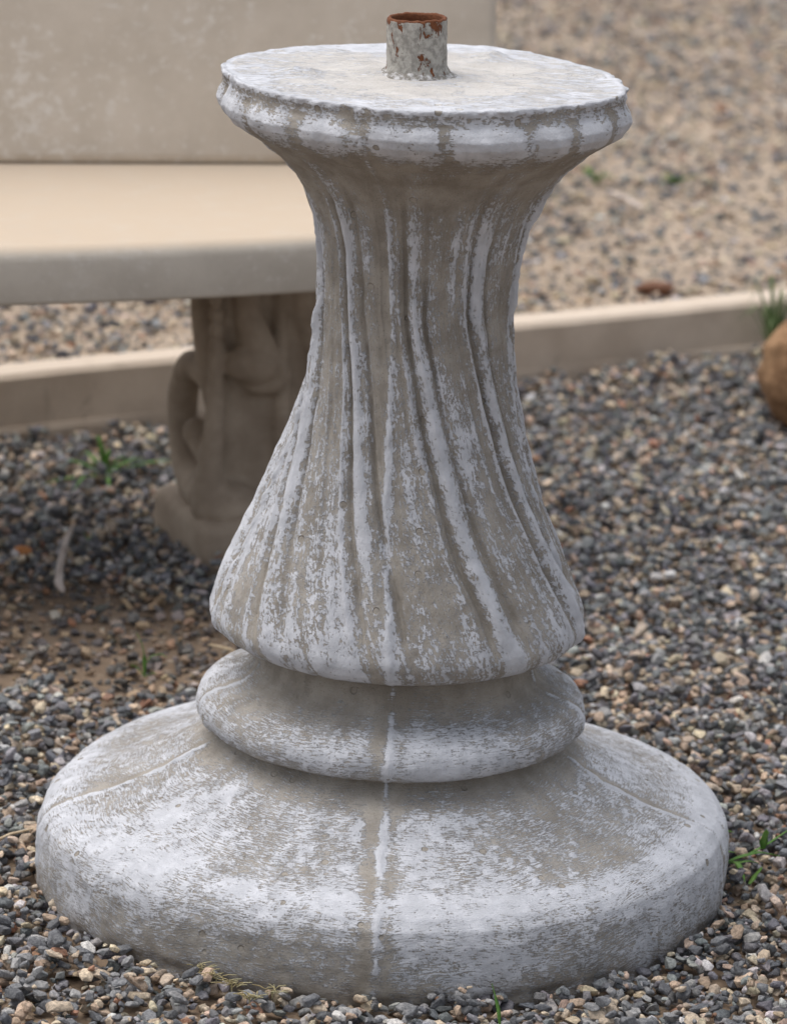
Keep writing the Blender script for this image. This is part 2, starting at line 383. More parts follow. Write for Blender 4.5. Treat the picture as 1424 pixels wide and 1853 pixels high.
def make_pedestal():
    root = empty('concrete_pedestal', (0, 0, 0))
    tag(root, 'whitewashed fluted concrete pedestal with round base and rusty pipe stub on top', 'pedestal')
    order = ['base', 'ring_moulding', 'fluted_shaft', 'capital', 'top_face']
    rr, zz, ss, pid = [], [], [], []; s0 = 0
    for k, nme in enumerate(order):
        q, s = resample(PROFILE[nme], ROWS[nme], .0022 if nme == 'capital' else .006); 
        if k: q, s = q[1:], s[1:]
        rr.append(q[:, 0]); zz.append(q[:, 1]); ss.append(s+s0); pid.append(np.full(len(q), k)); s0 += s[-1]
    r = np.concatenate(rr)[:, None]; z = np.concatenate(zz)[:, None]; s = np.concatenate(ss)[:, None]; pid = np.concatenate(pid)[:, None]
    ph = (np.arange(NPH)/NPH*2*np.pi - np.pi)[None, :]                 # 0 = front, positive to the right; seam of the grid at the back
    deg = np.degrees(ph)
    cx, cyy = np.sin(ph), -np.cos(ph)
    r0 = r.copy()
    one = np.ones_like(r*ph)
    dr = np.zeros_like(one); dz = np.zeros_like(one); paint = np.full_like(one, .5)
    is_base, is_ring, is_sh, is_cap, is_top = [(pid == k) for k in range(5)]
    # ---- flutes of the shaft
    sw = np.interp(z, SWZ, SWA)
    wob = 3.0*(vnoise(deg/36+5, z*9+2)-.5) + 1.5*(vnoise(deg/9+5, z*22+2)-.5)
    u = ((deg - sw + 2 + wob)/40.0) % 1.0
    def d(c): return np.abs((u-c+.5) % 1.0-.5)
    lobe = np.floor((deg - sw + 2 + wob)/40.0+.5)
    broad = gau(d(0), .10); thin = gau(d(.765), .026); v1 = gau(d(.87), .032); v2 = gau(d(.17), .032); rib = gau(d(.52), .03); panel = gau(d(.46), .2)
    amp = (sstep(.206, .262, z)*(.35+.65*sstep(.22, .29, z))*(1-.35*sstep(.52, .58, z))*(1-sstep(.60, .652, z)))*np.interp(z, [.2, .27, .5, .65], [.0052, .0058, .0046, .0036])
    fl = 1.0*broad + .55*thin - 1.05*v1 - .9*v2 + .15*panel + .28*rib*(vnoise(lobe*2.3, 4.1) > .45)
    dr += is_sh*amp*fl
    stri = fbm((deg-sw)/2.6+50, z*7, 0, 4)-.5
    dr += is_sh*sstep(.21, .24, z)*(1-sstep(.60, .645, z))*.0030*stri*np.where(z > .38, 1, .75)
    # ---- lobes on the capital's roll
    gd = (deg[:, :, None]-GROOVE[None, None, :]+180) % 360-180
    gmin = np.abs(gd+2.5*(vnoise(deg/11, z*60)-.5)[..., None]).min(-1)
    lob = sstep(0, 7, gmin)
    capb = gau((z-.674), .014)*(is_cap | is_sh)
    dr += capb*(.0042*lob-.0030)
    # fan of ribs between neck and roll
    dr += is_sh*sstep(.56, .60, z)*(1-sstep(.635, .65, z))*.0022*(lob-.6)
    # ---- outline of the top edge and roll
    mathdeg = np.degrees(np.arctan2(cyy, cx))
    rt = np.interp((mathdeg+167) % 360-167, TOPA, TOPR)
    k = np.ones(21)/21; rt = np.convolve(np.r_[rt[0, -10:], rt[0], rt[0, :10]], k, 'valid')[None, :]
    edge = np.where(is_top | is_cap, sstep(.655, .698, z), 0)
    dr += np.where(is_top, (rt-.167)*(r0/.1668), edge*(rt-.167))
    # ---- unevenness of hand-poured concrete
    lump = (fbm(cx*9+20, cyy*9+20, z*30, 4)-.5)
    fine = (fbm(cx*r*95+40, cyy*r*95+40, z*95, 4)-.5)
    dr += np.where(is_top, 0, lump*np.where(is_sh, .003, .0045)+fine*.0016)
    rough_edge = gau(z-.699, .0035)*is_cap + is_top*sstep(.157, .1668, r0)
    dr += rough_edge*(fbm(deg/3.0, z*200+3, 0, 5)-.55)*.0050
    dz += rough_edge*(fbm(deg/3.5+30, z*0+3, 0, 5)-.5)*.0026
    X0, Y0 = cx*r, cyy*r
    dz += is_top*((fbm(X0*22+7, Y0*22+7, 0, 4)-.5)*.005*sstep(0, .02, .166-r0) + (fbm(X0*110+7, Y0*110+7, 0, 3)-.5)*.0016)
    for (lx, ly, lw, lh) in ((-.112, -.02, .011, .005), (-.096, -.016, .009, .0035), (.058, .105, .012, .004), (.085, -.062, .013, .0025), (-.06, .05, .02, .002)):
        dz += is_top*lh*gau(np.hypot(X0-lx, (Y0-ly)*.8), lw)*(.5+fbm(X0*160, Y0*160, 0, 3))
    # base: gently four-sided, front edge a touch ragged at the foot
    dr += is_base*(.004*np.cos(np.radians(4*(deg-20)))+.003*np.cos(np.radians(3*(deg+40))))*sstep(.15, .25, r0)
    dr -= is_base*sstep(.006, -.012, z)*np.clip(fbm(deg/7, z*60, 0, 3)-.35, 0, 1)*.016
    # ---- mould seams: raised, broken lines of slurry
    white_line = np.zeros_like(one); bare_band = np.zeros_like(one)
    for a, st in SEAMS:
        swb = np.interp(z, [.19, .25, .35, .51, .63, .70], [0, -1.5, -6, -13, -18, -18]) if a == 0 else 0*z
        off = np.radians((deg-a-swb-1.0*(vnoise(s*30+a, 1.3)-.5)*(.12/np.maximum(r, .05))*1.2+180) % 360-180)*r
        up = np.clip(fbm(s*90+a, off*250+9, 0, 3)*2-np.where(is_sh, .42, .5), 0, 1)
        if a == 0: up = np.where(is_sh, .42+.58*up, up)
        w = np.where(is_sh, .0032, .0030)
        ridge = gau(off, w)*up*st
        dr += np.where(is_top, 0, ridge*np.where(is_sh, .0028, .0022))
        dz += np.where(is_base, ridge*.0014, 0)
        white_line += gau(off, w*.9)*up*st*np.where(is_sh, .85, 1)
        if a == 0:
            bare_band += gau(off+.009, .007)*np.where(is_sh, .85, 1)*(vnoise(s*45, 2.2)*.8+.5) + .4*gau(off-.009, .005)
        else:
            bare_band += .7*gau(off-.006*np.sign(a), .005)
    # small blisters on the base's right front
    for (bd, br_, bw) in ((22, .235, .0022), (27, .245, .0017), (28, .225, .0016), (31, .238, .0019), (33, .23, .0015), (36, .22, .0016), (43, .235, .0023), (46, .225, .0016), (30, .255, .0018), (18, .262, .0016)):
        dd = np.hypot(np.radians(deg-bd)*r, r-br_)
        dz += is_base*.0016*gau(dd, bw); paint += is_base*.7*gau(dd, bw*1.3)
    # ---- where the whitewash still sits
    lowf = fbm(cx*3+11, cyy*3+11, z*9, 3)-.5
    p = np.zeros_like(one)
    prad = np.interp(r0, [.15, .165, .18, .215, .24, .258, .272, .30], [.15, .34, .52, .53, .51, .55, .66, .68])
    pwall = np.interp(z, [-.03, .0, .010, .022, .045, .062], [.34, .48, .54, .56, .60, .68])
    front_left = gau((deg+22), 22)*.09
    right = sstep(20, 55, deg)*(1-sstep(95, 120, deg))*.11
    pb = np.where(r0 > .268, pwall - front_left*sstep(.062, .03, z) + right, prad + .10*gau(deg+52, 25))
    p = np.where(is_base, pb, p)
    pr = np.interp(s-s[is_ring[:, 0]][0], [0, .006, .016, .028, .042, .055, .075, .10], [.05, .27, .58, .66, .62, .54, .46, .16])
    p = np.where(is_ring, pr + .10*np.sin(np.radians(deg*3+40)), p)
    wear = .55+.9*fbm(lobe*3.7, z*11, 0, 3); wear2 = .25+1.1*fbm(lobe*5.1+9, z*13, 0, 3)
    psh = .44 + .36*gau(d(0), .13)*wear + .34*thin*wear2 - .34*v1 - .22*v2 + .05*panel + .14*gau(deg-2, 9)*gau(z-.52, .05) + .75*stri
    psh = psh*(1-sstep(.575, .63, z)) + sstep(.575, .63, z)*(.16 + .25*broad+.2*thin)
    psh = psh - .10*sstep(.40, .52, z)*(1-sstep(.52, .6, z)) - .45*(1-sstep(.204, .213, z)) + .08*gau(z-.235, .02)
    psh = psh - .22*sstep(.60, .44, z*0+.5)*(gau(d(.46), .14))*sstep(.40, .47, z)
    p = np.where(is_sh, psh, p)
    pc = np.interp(z, [.644, .652, .660, .668, .680, .686, .692, .696, .6995], [.16, .30, .66, .90, .84, .58, .46, .55, .90])
    pc = np.where(z < .69, pc*(.48+.52*sstep(.6, 3.8, gmin+2.2*(fbm(deg/3, z*150, 0, 3)-.5))), pc)
    p = np.where(is_cap, pc, p)
    pt = .47 + .38*sstep(.158, .1668, r0) + .10*sstep(.11, .15, r0) - .18*gau(r0-.075, .035) + .18*sstep(.09, .15, Y0)
    p = np.where(is_top, pt, p)
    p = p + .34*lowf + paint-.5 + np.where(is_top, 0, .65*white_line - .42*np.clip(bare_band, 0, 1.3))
    # ---- brush-stroke coordinates (stroke size baked in: long one way, narrow the other)
    t = ph*np.where(is_sh, .12, r)
    bx = np.where(is_sh, t*600, t*np.where(is_cap, 240, 150)); by = np.where(is_sh, s*130, s*np.where(is_cap, 300, 620))
    bx = np.where(is_top, X0*75, bx); by = np.where(is_top, Y0*230, by)
    warp = .028*(fbm(cx*r*13+5, cyy*r*13+5, z*13, 2)-.5)
    by = np.where(is_base | is_ring, (s+warp)*620, by)
    # flute direction: follow the swirl
    bx = np.where(is_sh, np.radians(deg-sw)*.12*600, bx)
    # ---- positions
    lean = np.interp(z, [0, .1, .2, .35, .5, .62, .66, .70], [-.005, -.004, .000, .000, .0032, .0065, .0055, .002])
    lean = np.where(is_top | (z > .695), .0, lean)
    lean = lean*(1-sstep(.66, .70, z)) + 0
    R = np.maximum(r+dr, .0005)
    Pt = np.stack([cx*R+lean, cyy*R, z+dz], -1)
    # ---- normals from the whole grid, so the parts shade as one casting
    tu = np.roll(Pt, -1, 1)-np.roll(Pt, 1, 1); tv = np.gradient(Pt, axis=0)
    Nn = np.cross(tu, tv); Nn /= np.maximum(np.linalg.norm(Nn, axis=-1, keepdims=True), 1e-9)
    rows = np.cumsum([0]+[int((pid == k).sum()) for k in range(5)])
    for k, nme in enumerate(order):
        a = rows[k]-(1 if k else 0); b = rows[k+1]
        n = b-a; i = (np.arange(n-1)[:, None]*NPH+np.arange(NPH)[None, :]); j = (np.arange(n-1)[:, None]*NPH+(np.arange(NPH)[None, :]+1) % NPH)
        F = np.stack([i, j, j+NPH, i+NPH], -1).reshape(-1, 4)
        me = mesh_np(nme, Pt[a:b].reshape(-1, 3), F, True)
        at = me.attributes.new('paint', 'FLOAT', 'POINT'); at.data.foreach_set('value', p[a:b].astype(np.float32).ravel())
        at = me.attributes.new('brush', 'FLOAT_VECTOR', 'POINT')
        at.data.foreach_set('vector', np.stack([bx[a:b], by[a:b], np.zeros((n, NPH))+k*9.1], -1).astype(np.float32).ravel())
        me.normals_split_custom_set_from_vertices(Nn[a:b].reshape(-1, 3).tolist())
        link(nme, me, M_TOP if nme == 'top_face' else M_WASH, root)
    # ---- pipe stub
    nz, na = 40, 120; a = np.arange(na)/na*2*np.pi
    ro, ri, hh = .0252, .0218, .0480
    prof = [(ro, -.01+(hh+.008)*q) for q in np.linspace(0, 1, nz)] + [(ro-.0006, hh-.0005), ((ro+ri)/2, hh), (ri+.0005, hh-.0006)] + [(ri, hh-.002-q*.045) for q in np.linspace(0, 1, 12)]
    pr = np.array([x[0] for x in prof])[:, None]; pz = np.array([x[1] for x in prof])[:, None]
    n3 = fbm(np.cos(a)[None]*6+9, np.sin(a)[None]*6+9, pz*160, 4)-.5
    pr2 = pr + n3*.0013*(pr > .024) + .0035*np.clip(.008-pz, 0, .01)/.008*(pr > .024)*(.4+fbm(a[None]*3, 1., 0, 2))
    pz2 = pz + (pz > hh-.003)*(fbm(np.cos(a)[None]*5, np.sin(a)[None]*5, 3., 3)-.5)*.0022
    V = np.stack([pr2*np.cos(a), pr2*np.sin(a), pz2+0*a], -1); n = len(prof)
    i = np.arange(n-1)[:, None]*na+np.arange(na); j = np.arange(n-1)[:, None]*na+(np.arange(na)+1) % na
    me = mesh_np('pipe_stub', V.reshape(-1, 3), np.stack([i, j, j+na, i+na], -1).reshape(-1, 4), True)
    rust = np.broadcast_to(((pr < .0249) & (pz > .0)).astype(np.float32)*.8, (n, na))
    me.attributes.new('rust', 'FLOAT', 'POINT').data.foreach_set('value', np.ascontiguousarray(rust).ravel())
    pipe = link('pipe_stub', me, M_PIPE, root); pipe.location = (-.0035, 0, .7015); pipe.rotation_euler = (0, math.radians(-2.3), 0)
    pipe['label'] = 'short rusty steel pipe stub with flaking grey paint'
    # mortar collar round the pipe's foot
    nr = 14; q = np.linspace(0, 1, nr)[:, None]
    wv = .006+.008*fbm(np.cos(a)[None]*2.5+4, np.sin(a)[None]*2.5+4, 0, 3)
    hgt = .0016+.010*np.clip(fbm(np.cos(a)[None]*4+1, np.sin(a)[None]*4+1, 0, 4)-.38, 0, 1)
    rad = .0235+q*wv; hz = hgt*(1-q**2)*(.7+.6*fbm(np.cos(a)[None]*14, np.sin(a)[None]*14, q*6, 3))-.0012*q
    V = np.stack([rad*np.cos(a), rad*np.sin(a), hz], -1)
    i = np.arange(nr-1)[:, None]*na+np.arange(na); j = np.arange(nr-1)[:, None]*na+(np.arange(na)+1) % na
    me = mesh_np('mortar_collar', V.reshape(-1, 3), np.stack([i, i+na, j+na, j], -1).reshape(-1, 4)[:, ::-1], True)
    col = link('mortar_collar', me, M_MORTAR, root); col.location = (-.0035, 0, .7025)
    return root
make_pedestal()

# ------------------------------------------------------------------ bench
BA = math.radians(23.0)
LEG_O = Vector((-.205, .880, 0))            # near bottom corner of the right-hand support's plinth
def voxel(name, bm, vox, smooth_it, mat, parent):
    me = bpy.data.meshes.new(name); bm.to_mesh(me); bm.free()
    o = bpy.data.objects.new(name, me); COL.objects.link(o)
    md = o.modifiers.new('r', 'REMESH'); md.mode = 'VOXEL'; md.voxel_size = vox
    sm = o.modifiers.new('s', 'SMOOTH'); sm.iterations = smooth_it; sm.factor = .5
    dg = bpy.context.evaluated_depsgraph_get(); dg.update()
    me2 = bpy.data.meshes.new_from_object(o.evaluated_get(dg)); me2.name = name
    bpy.data.objects.remove(o)
    me2.polygons.foreach_set('use_smooth', [True]*len(me2.polygons))
    me2.materials.clear()
    return link(name, me2, mat, parent)
def blob(bm, c, rad, sc=(1, 1, 1)):
    mm = Matrix.Translation(c) @ Matrix.Diagonal((*[rad*k for k in sc], 1))
    bmesh.ops.create_icosphere(bm, subdivisions=2, radius=1, matrix=mm)
def strand(bm, pts, rads, n=26, sc=(1, 1, 1)):
    pts = np.array(pts, float); t = np.linspace(0, 1, len(pts)); tt = np.linspace(0, 1, n)
    # smooth the control polygon a little
    f = np.linspace(0, 1, 200); q = np.stack([np.interp(f, t, pts[:, i]) for i in range(3)], -1)
    k = np.hanning(43); k /= k.sum(); e = np.concatenate([np.repeat(q[:1], 21, 0), q, np.repeat(q[-1:], 21, 0)])
    q = np.stack([np.convolve(e[:, i], k, 'valid') for i in range(3)], -1)
    for x in tt:
        c = [np.interp(x, f, q[:, i]) for i in range(3)]; blob(bm, c, float(np.interp(x, t, rads)), sc)
def box(bm, lo, hi):
    c = [(a+b)/2 for a, b in zip(lo, hi)]; s = [b-a for a, b in zip(lo, hi)]
    bmesh.ops.create_cube(bm, size=1, matrix=Matrix.Translation(c) @ Matrix.Diagonal((*s, 1)))

def make_leg(parent, loc):
    holder = bpy.data.objects.new('support', None)
    bm = bmesh.new()
    T = .150                                   # width of the carved front
    box(bm, (.022, .045, .04), (T-.022, .085, .342))
    for u0 in (.010, T-.010):                  # outer ribs, swelling towards the foot
        strand(bm, [(u0, .050, .342), (u0+.004*(1 if u0 < .05 else -1), .042, .23), (u0, .034, .15), (u0-.004, .036, .09), (u0, .040, .05)], [.010, .010, .012, .016, .022])
    strand(bm, [(.040, .044, .342), (.046, .036, .265), (.056, .026, .235)], [.013, .016, .020])
    blob(bm, (.052, .026, .218), .030, (1.15, .8, .85))
    blob(bm, (.068, .034, .200), .026, (1.2, .7, .9))
    strand(bm, [(.088, .046, .342), (.086, .040, .24), (.090, .040, .17), (.096, .042, .07)], [.009, .010, .011, .013])
    strand(bm, [(.085, .05, .342), (.115, .045, .275), (.135, .05, .22), (.135, .06, .15)], [.016, .018, .018, .014])
    for u0 in (.018, T-.018):                  # scrolls on both flanks, open in the middle
        strand(bm, [(u0, .100, .342), (u0, .098, .265), (u0, .078, .205), (u0, .050, .165)], [.018, .017, .016, .014])
        strand(bm, [(u0, .065, .185), (u0, .100, .196), (u0, .138, .192), (u0, .160, .160), (u0, .163, .120), (u0, .145, .080), (u0, .110, .058), (u0, .07, .058)], [.014, .017, .018, .018, .018, .019, .021, .024], 44)
        blob(bm, (u0, .112, .118), .017, (1, .9, 1.1))
        strand(bm, [(u0, .11, .112), (u0, .085, .10), (u0, .06, .095)], [.013, .012, .013], 12)
    box(bm, (.02, .05, .31), (T-.02, .11, .342))
    box(bm, (.02, .05, .03), (T-.02, .12, .060))
    blob(bm, (.03, .035, .052), .040, (1.0, .9, .75)); blob(bm, (T-.03, .035, .052), .040, (1.0, .9, .75)); blob(bm, (.035, .10, .05), .042, (.9, 1.2, .6))
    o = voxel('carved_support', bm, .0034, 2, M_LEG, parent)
    o.location = loc
    bm = bmesh.new(); box(bm, (-.012, -.012, -.03), (T+.02, .178, .046))
    blob(bm, (T/2, .03, .050), .045, (1.5, .7, .3))
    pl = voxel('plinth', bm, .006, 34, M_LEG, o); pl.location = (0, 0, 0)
    return o

def make_bench():
    root = empty('curved_bench', LEG_O, BA)
    tag(root, 'tan cast concrete garden bench with tall scuffed backrest and carved scroll supports', 'bench')
    inv = root.matrix_basis.inverted() if False else Matrix.LocRotScale(LEG_O, Matrix.Rotation(BA, 3, 'Z').to_quaternion(), None).inverted()
    def loc2(x, y, z=0): return inv @ Vector((x, y, z))
    make_leg(root, (0, 0, 0))
    second = root.children[0].copy(); COL.objects.link(second); second.parent = root; second.location = (-.72, .20, 0)
    for ch in list(root.children[0].children):
        c = ch.copy(); COL.objects.link(c); c.parent = second
    # seat: bowed front edge, thick slab with rounded nose
    f = np.array([(-1.06, .560), (-.98, .535), (-.88, .525), (-.78, .530), (-.68, .543), (-.58, .565), (-.50, .589), (-.414, .618), (-.33, .647), (-.251, .677), (-.17, .711), (-.096, .746), (-.02, .784), (.045, .820), (.088, .860)])
    tt = np.linspace(0, 1, 60); t = np.linspace(0, 1, len(f)); fr = np.stack([np.interp(tt, t, f[:, 0]), np.interp(tt, t, f[:, 1])], -1)
    bdir = Vector((.978, .208)); bp = Vector((-.140, 1.119))
    br = [bp + bdir*q for q in (.228, -1.0)]; off = Vector((-bdir.y, bdir.x))*.075
    poly = [tuple(p) for p in fr] + [(.104, .91), (br[0].x+off.x+.01, br[0].y+off.y), (br[1].x+off.x, br[1].y+off.y), (-1.10, .63)]
    bm = bmesh.new()
    lo = [bm.verts.new(loc2(x, y, .340)) for x, y in poly]; hi = [bm.verts.new(loc2(x, y, .400)) for x, y in poly]
    bm.faces.new(hi); bm.faces.new(lo[::-1]); n = len(poly)
    for k in range(n): bm.faces.new((lo[k], lo[(k+1) % n], hi[(k+1) % n], hi[k]))
    bmesh.ops.recalc_face_normals(bm, faces=bm.faces)
    top_e = [e for e in bm.edges if all(abs(v.co.z-.40) < 1e-4 for v in e.verts)]
    bmesh.ops.bevel(bm, geom=top_e, offset=.016, segments=5, profile=.5, affect='EDGES')
    bot_e = [e for e in bm.edges if all(abs(v.co.z-.34) < 1e-4 for v in e.verts) and len(e.link_faces) == 2]
    bmesh.ops.bevel(bm, geom=bot_e, offset=.005, segments=2, profile=.5, affect='EDGES')
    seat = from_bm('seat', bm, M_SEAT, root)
    for pl in seat.data.polygons: pl.use_smooth = abs(pl.normal.z) < .999
    # backrest slab, standing on the seat, leaning back a little
    L0, L1, TH, HT = -.98, .236, .062, .47
    bm = bmesh.new()
    bmesh.ops.create_cube(bm, size=1, matrix=Matrix.Translation(((L0+L1)/2, TH/2, HT/2)) @ Matrix.Diagonal((L1-L0, TH, HT, 1)))
    bmesh.ops.bevel(bm, geom=[e for e in bm.edges], offset=.014, segments=4, profile=.5, affect='EDGES')
    bmesh.ops.subdivide_edges(bm, edges=[e for e in bm.edges if e.calc_length() > .2], cuts=10, use_grid_fill=True)
    back = from_bm('backrest', bm, M_BACK, root)
    ang = math.atan2(bdir.y, bdir.x)
    mw = Matrix.LocRotScale(Vector((bp.x, bp.y, .4005)), (Matrix.Rotation(ang, 3, 'Z') @ Matrix.Rotation(math.radians(-9), 3, 'X')).to_quaternion(), None)
    back.matrix_basis = inv @ mw
    return root
make_bench()

# ------------------------------------------------------------------ gravel
def hull_template(npts, seed, flat=.54):
    rg = np.random.default_rng(seed); bm = bmesh.new()
    for _ in range(npts):
        v = rg.normal(size=3); v /= np.linalg.norm(v); v *= rg.uniform(.82, 1.08)
        bm.verts.new(np.sign(v)*np.abs(v)**.85*np.array([1, rg.uniform(.7, .95), flat]))
    res = bmesh.ops.convex_hull(bm, input=bm.verts)
    bmesh.ops.delete(bm, geom=[v for v in bm.verts if not v.link_faces], context='VERTS')
    bmesh.ops.triangulate(bm, faces=bm.faces); bmesh.ops.recalc_face_normals(bm, faces=bm.faces)
    bm.verts.index_update()
    V = np.array([v.co[:] for v in bm.verts], np.float32); F = np.array([[v.index for v in f.verts] for f in bm.faces], np.int32)
    bm.free(); return V, F
HI = [hull_template(18, 100+i) for i in range(28)]
LOW = [hull_template(8, 300+i) for i in range(20)]

PAL = np.array([(.075,.078,.085),(.055,.057,.062),(.105,.108,.115),(.155,.155,.158),(.24,.235,.23),(.36,.30,.235),(.46,.385,.29),(.27,.20,.15),(.36,.26,.195),(.52,.50,.47),(.24,.13,.085)])
PAL = PAL**.70; PAL[5:9] *= np.array([1.06, .99, .90]); PAL[10] *= np.array([1.0, .85, .75])
PF = np.array([.18, .11, .16, .13, .10, .12, .07, .065, .035, .035, .018])
def colours(n, tan=0.0):
    w = PF.copy(); w[5:9] *= 1+2.2*tan; w[:3] *= 1-.45*tan; w /= w.sum()
    c = .88*PAL[RNG.choice(len(PAL), n, p=w)]*RNG.uniform(.78, 1.25, (n, 1))*RNG.uniform(.95, 1.05, (n, 3))
    return c

LEGS = []
for o in bpy.data.objects['curved_bench'].children:
    if o.name.startswith('carved_support'):
        LEGS.append(Matrix.LocRotScale(LEG_O, Matrix.Rotation(BA, 3, 'Z').to_quaternion(), None) @ o.location)
def blocked(x, y, s):
    b = np.hypot(x+.003, y) < .298+s*.30
    for l in LEGS:
        dx, dy = x-l.x, y-l.y; u = dx*math.cos(BA)+dy*math.sin(BA); v = -dx*math.sin(BA)+dy*math.cos(BA)
        b |= (u > -.006-s*.4) & (u < .174+s*.4) & (v > -.006-s*.4) & (v < .168+s*.4)
    kv = kerb_v(x, y); b |= (kv > -s*.7) & (kv < KW+s*.7)
    return b

def in_view(x, y, m):
    """inside the widening wedge in front of the camera plus a margin"""
    dd = y+H; return (np.abs(x-.0) < dd*.108+m) & (y > -.42-m)

def scatter(xlo, xhi, ylo, yhi, dens, sz, keep, bury=0.0, tan=0.0):
    n = int((xhi-xlo)*(yhi-ylo)*dens)
    x = RNG.uniform(xlo, xhi, n); y = RNG.uniform(ylo, yhi, n)
    s = np.clip(RNG.lognormal(math.log(sz), .36, n), sz*.40, sz*1.9)
    k = keep(x, y) & ~blocked(x, y, s)
    return x[k], y[k], s[k]

CELL = .003
def settle(x, y, s, base, sink=.0, cz=.62):
    """drop stones one by one on a height map so that they lie on each other"""
    x0, y0 = x.min()-.05, y.min()-.05
    nx, ny = int((x.max()-x0+.05)/CELL)+2, int((y.max()-y0+.05)/CELL)+2
    gx = x0+np.arange(nx)*CELL; gy = y0+np.arange(ny)*CELL
    hm = base(gx[None, :]+0*gy[:, None], gy[:, None]+0*gx[None, :]).astype(np.float32)
    z = np.empty(len(x)); order = RNG.permutation(len(x))
    for k in order:
        rr = s[k]*.5; m = max(1, int(rr/CELL*.85)); i = int((x[k]-x0)/CELL); j = int((y[k]-y0)/CELL)
        a = hm[max(j-m, 0):j+m+1, max(i-m, 0):i+m+1]
        hh = float(a.mean())*.6+float(a.max())*.4
        c = rr*cz; zc = hh+c*(.75-sink); z[k] = zc
        np.maximum(a, zc+c*.55, out=a)
    return z

def build_stones(name, x, y, z, s, col, tmpl, tilt=.35, parent=None):
    n = len(x); pick = RNG.integers(0, len(tmpl), n); Vs, Fs, Cs = [], [], []; base = 0
    for t, (V, F) in enumerate(tmpl):
        ix = np.where(pick == t)[0]
        if not len(ix): continue
        m = len(ix); a = RNG.uniform(0, 2*np.pi, m); tx = RNG.normal(0, tilt, m); ty = RNG.normal(0, tilt, m)
        sc = s[ix, None]*.5*np.stack([RNG.uniform(.85, 1.3, m), RNG.uniform(.7, 1.05, m), RNG.uniform(.75, 1.2, m)], -1)
        P = V[None]*sc[:, None, :]
        cX, sX = np.cos(tx)[:, None], np.sin(tx)[:, None]; Y = P[..., 1]*cX-P[..., 2]*sX; Z = P[..., 1]*sX+P[..., 2]*cX; X = P[..., 0]
        cY, sY = np.cos(ty)[:, None], np.sin(ty)[:, None]; X, Z = X*cY+Z*sY, -X*sY+Z*cY
        cA, sA = np.cos(a)[:, None], np.sin(a)[:, None]; X, Y = X*cA-Y*sA, X*sA+Y*cA
        Q = np.stack([X+x[ix, None], Y+y[ix, None], Z+z[ix, None]], -1)
        Vs.append(Q.reshape(-1, 3)); Fs.append((F[None]+(np.arange(m)*len(V))[:, None, None]+base).reshape(-1, 3)); base += m*len(V)
        Cs.append(np.repeat(col[ix], len(V), 0))
    me = mesh_np(name, np.concatenate(Vs), np.concatenate(Fs), False)
    C = np.concatenate(Cs); at = me.attributes.new('tint', 'FLOAT_COLOR', 'POINT')
    at.data.foreach_set('color', np.concatenate([C, np.ones((len(C), 1))], 1).astype(np.float32).ravel())
    return link(name, me, M_STONE, parent)

def sand_patch(x, y):
    """how bare the gravel is: the trodden sandy spot between bench and pedestal"""
    q = np.hypot((x+.33)/.26, (y-.60)/.24)+.7*(fbm(x*14+3, y*14+8, 0, 3)-.5)
    return 1-sstep(.55, 1.1, q)

# the bed in front of the kerb, where the photograph shows it
x, y, s = scatter(-.75, .85, -.55, 2.3, 20500, .0099, lambda x, y: in_view(x, y, .06) & (kerb_v(x, y) < 0) & (RNG.random(len(x)) > .70*sand_patch(x, y)))
z = settle(x, y, s, ground_h)
c = colours(len(x), 0.0)
c = np.where((sand_patch(x, y) > .4)[:, None], c*np.array([.80, .72, .64]), c)
# the 300 stones that show largest: nearest the lens and lying on top
near = (y < -.12) & in_view(x, y, -.008) & (y > -.375)
score = np.where(near, z+s*.8-(y+.38)*.06, -9); top = np.argsort(-score)[:300]
rest = np.ones(len(x), bool); rest[top] = False
build_stones('gravel', x[rest], y[rest], z[rest], s[rest], c[rest], HI, .38, ground)['kind'] = 'stuff'
lib = {}
for n, k in enumerate(top):
    ci = int(RNG.choice(len(PAL), p=PF/PF.sum())); ti = int(RNG.integers(0, len(HI)))
    key = (ci, ti % 8)
    if key not in lib:
        V, F = HI[key[1]]; me = mesh_np('stone', V*.5, F, False)
        at = me.attributes.new('tint', 'FLOAT_COLOR', 'POINT'); at.data.foreach_set('color', np.tile([*(PAL[ci]*.88), 1], (len(V), 1)).astype(np.float32).ravel())
        me.materials.append(M_STONE); lib[key] = me
    o = bpy.data.objects.new('stone', lib[key]); COL.objects.link(o); o.parent = ground
    o.location = (x[k], y[k], z[k]); o.rotation_euler = (random.gauss(0, .35), random.gauss(0, .35), random.uniform(0, 6.28))
    o.scale = (s[k]*random.uniform(.85, 1.3), s[k]*random.uniform(.75, 1.05), s[k]*random.uniform(.8, 1.15))
# the same bed beyond the frame's edges, coarser
x, y, s = scatter(-1.6, 1.7, -1.0, 2.9, 4000, .0165, lambda x, y: ~in_view(x, y, .06) & (kerb_v(x, y) < 0))
z = settle(x, y, s, ground_h)
build_stones('gravel', x, y, z, s, colours(len(x)), LOW, .3, ground)['kind'] = 'stuff'
# sandier, half-buried gravel behind the kerb
x, y, s = scatter(-1.5, 1.9, 1.0, 5.8, 6300, .0125, lambda x, y: (kerb_v(x, y) > KW) & in_view(x, y, .45) & (RNG.random(len(x)) < .5+.5*sstep(.35, .6, fbm(x*7, y*7, 0, 3))))
z = settle(x, y, s, ground_h, .45, .55)
build_stones('sandy_gravel', x, y, z, s, colours(len(x), .5)*1.05, LOW, .22, ground)['kind'] = 'stuff'

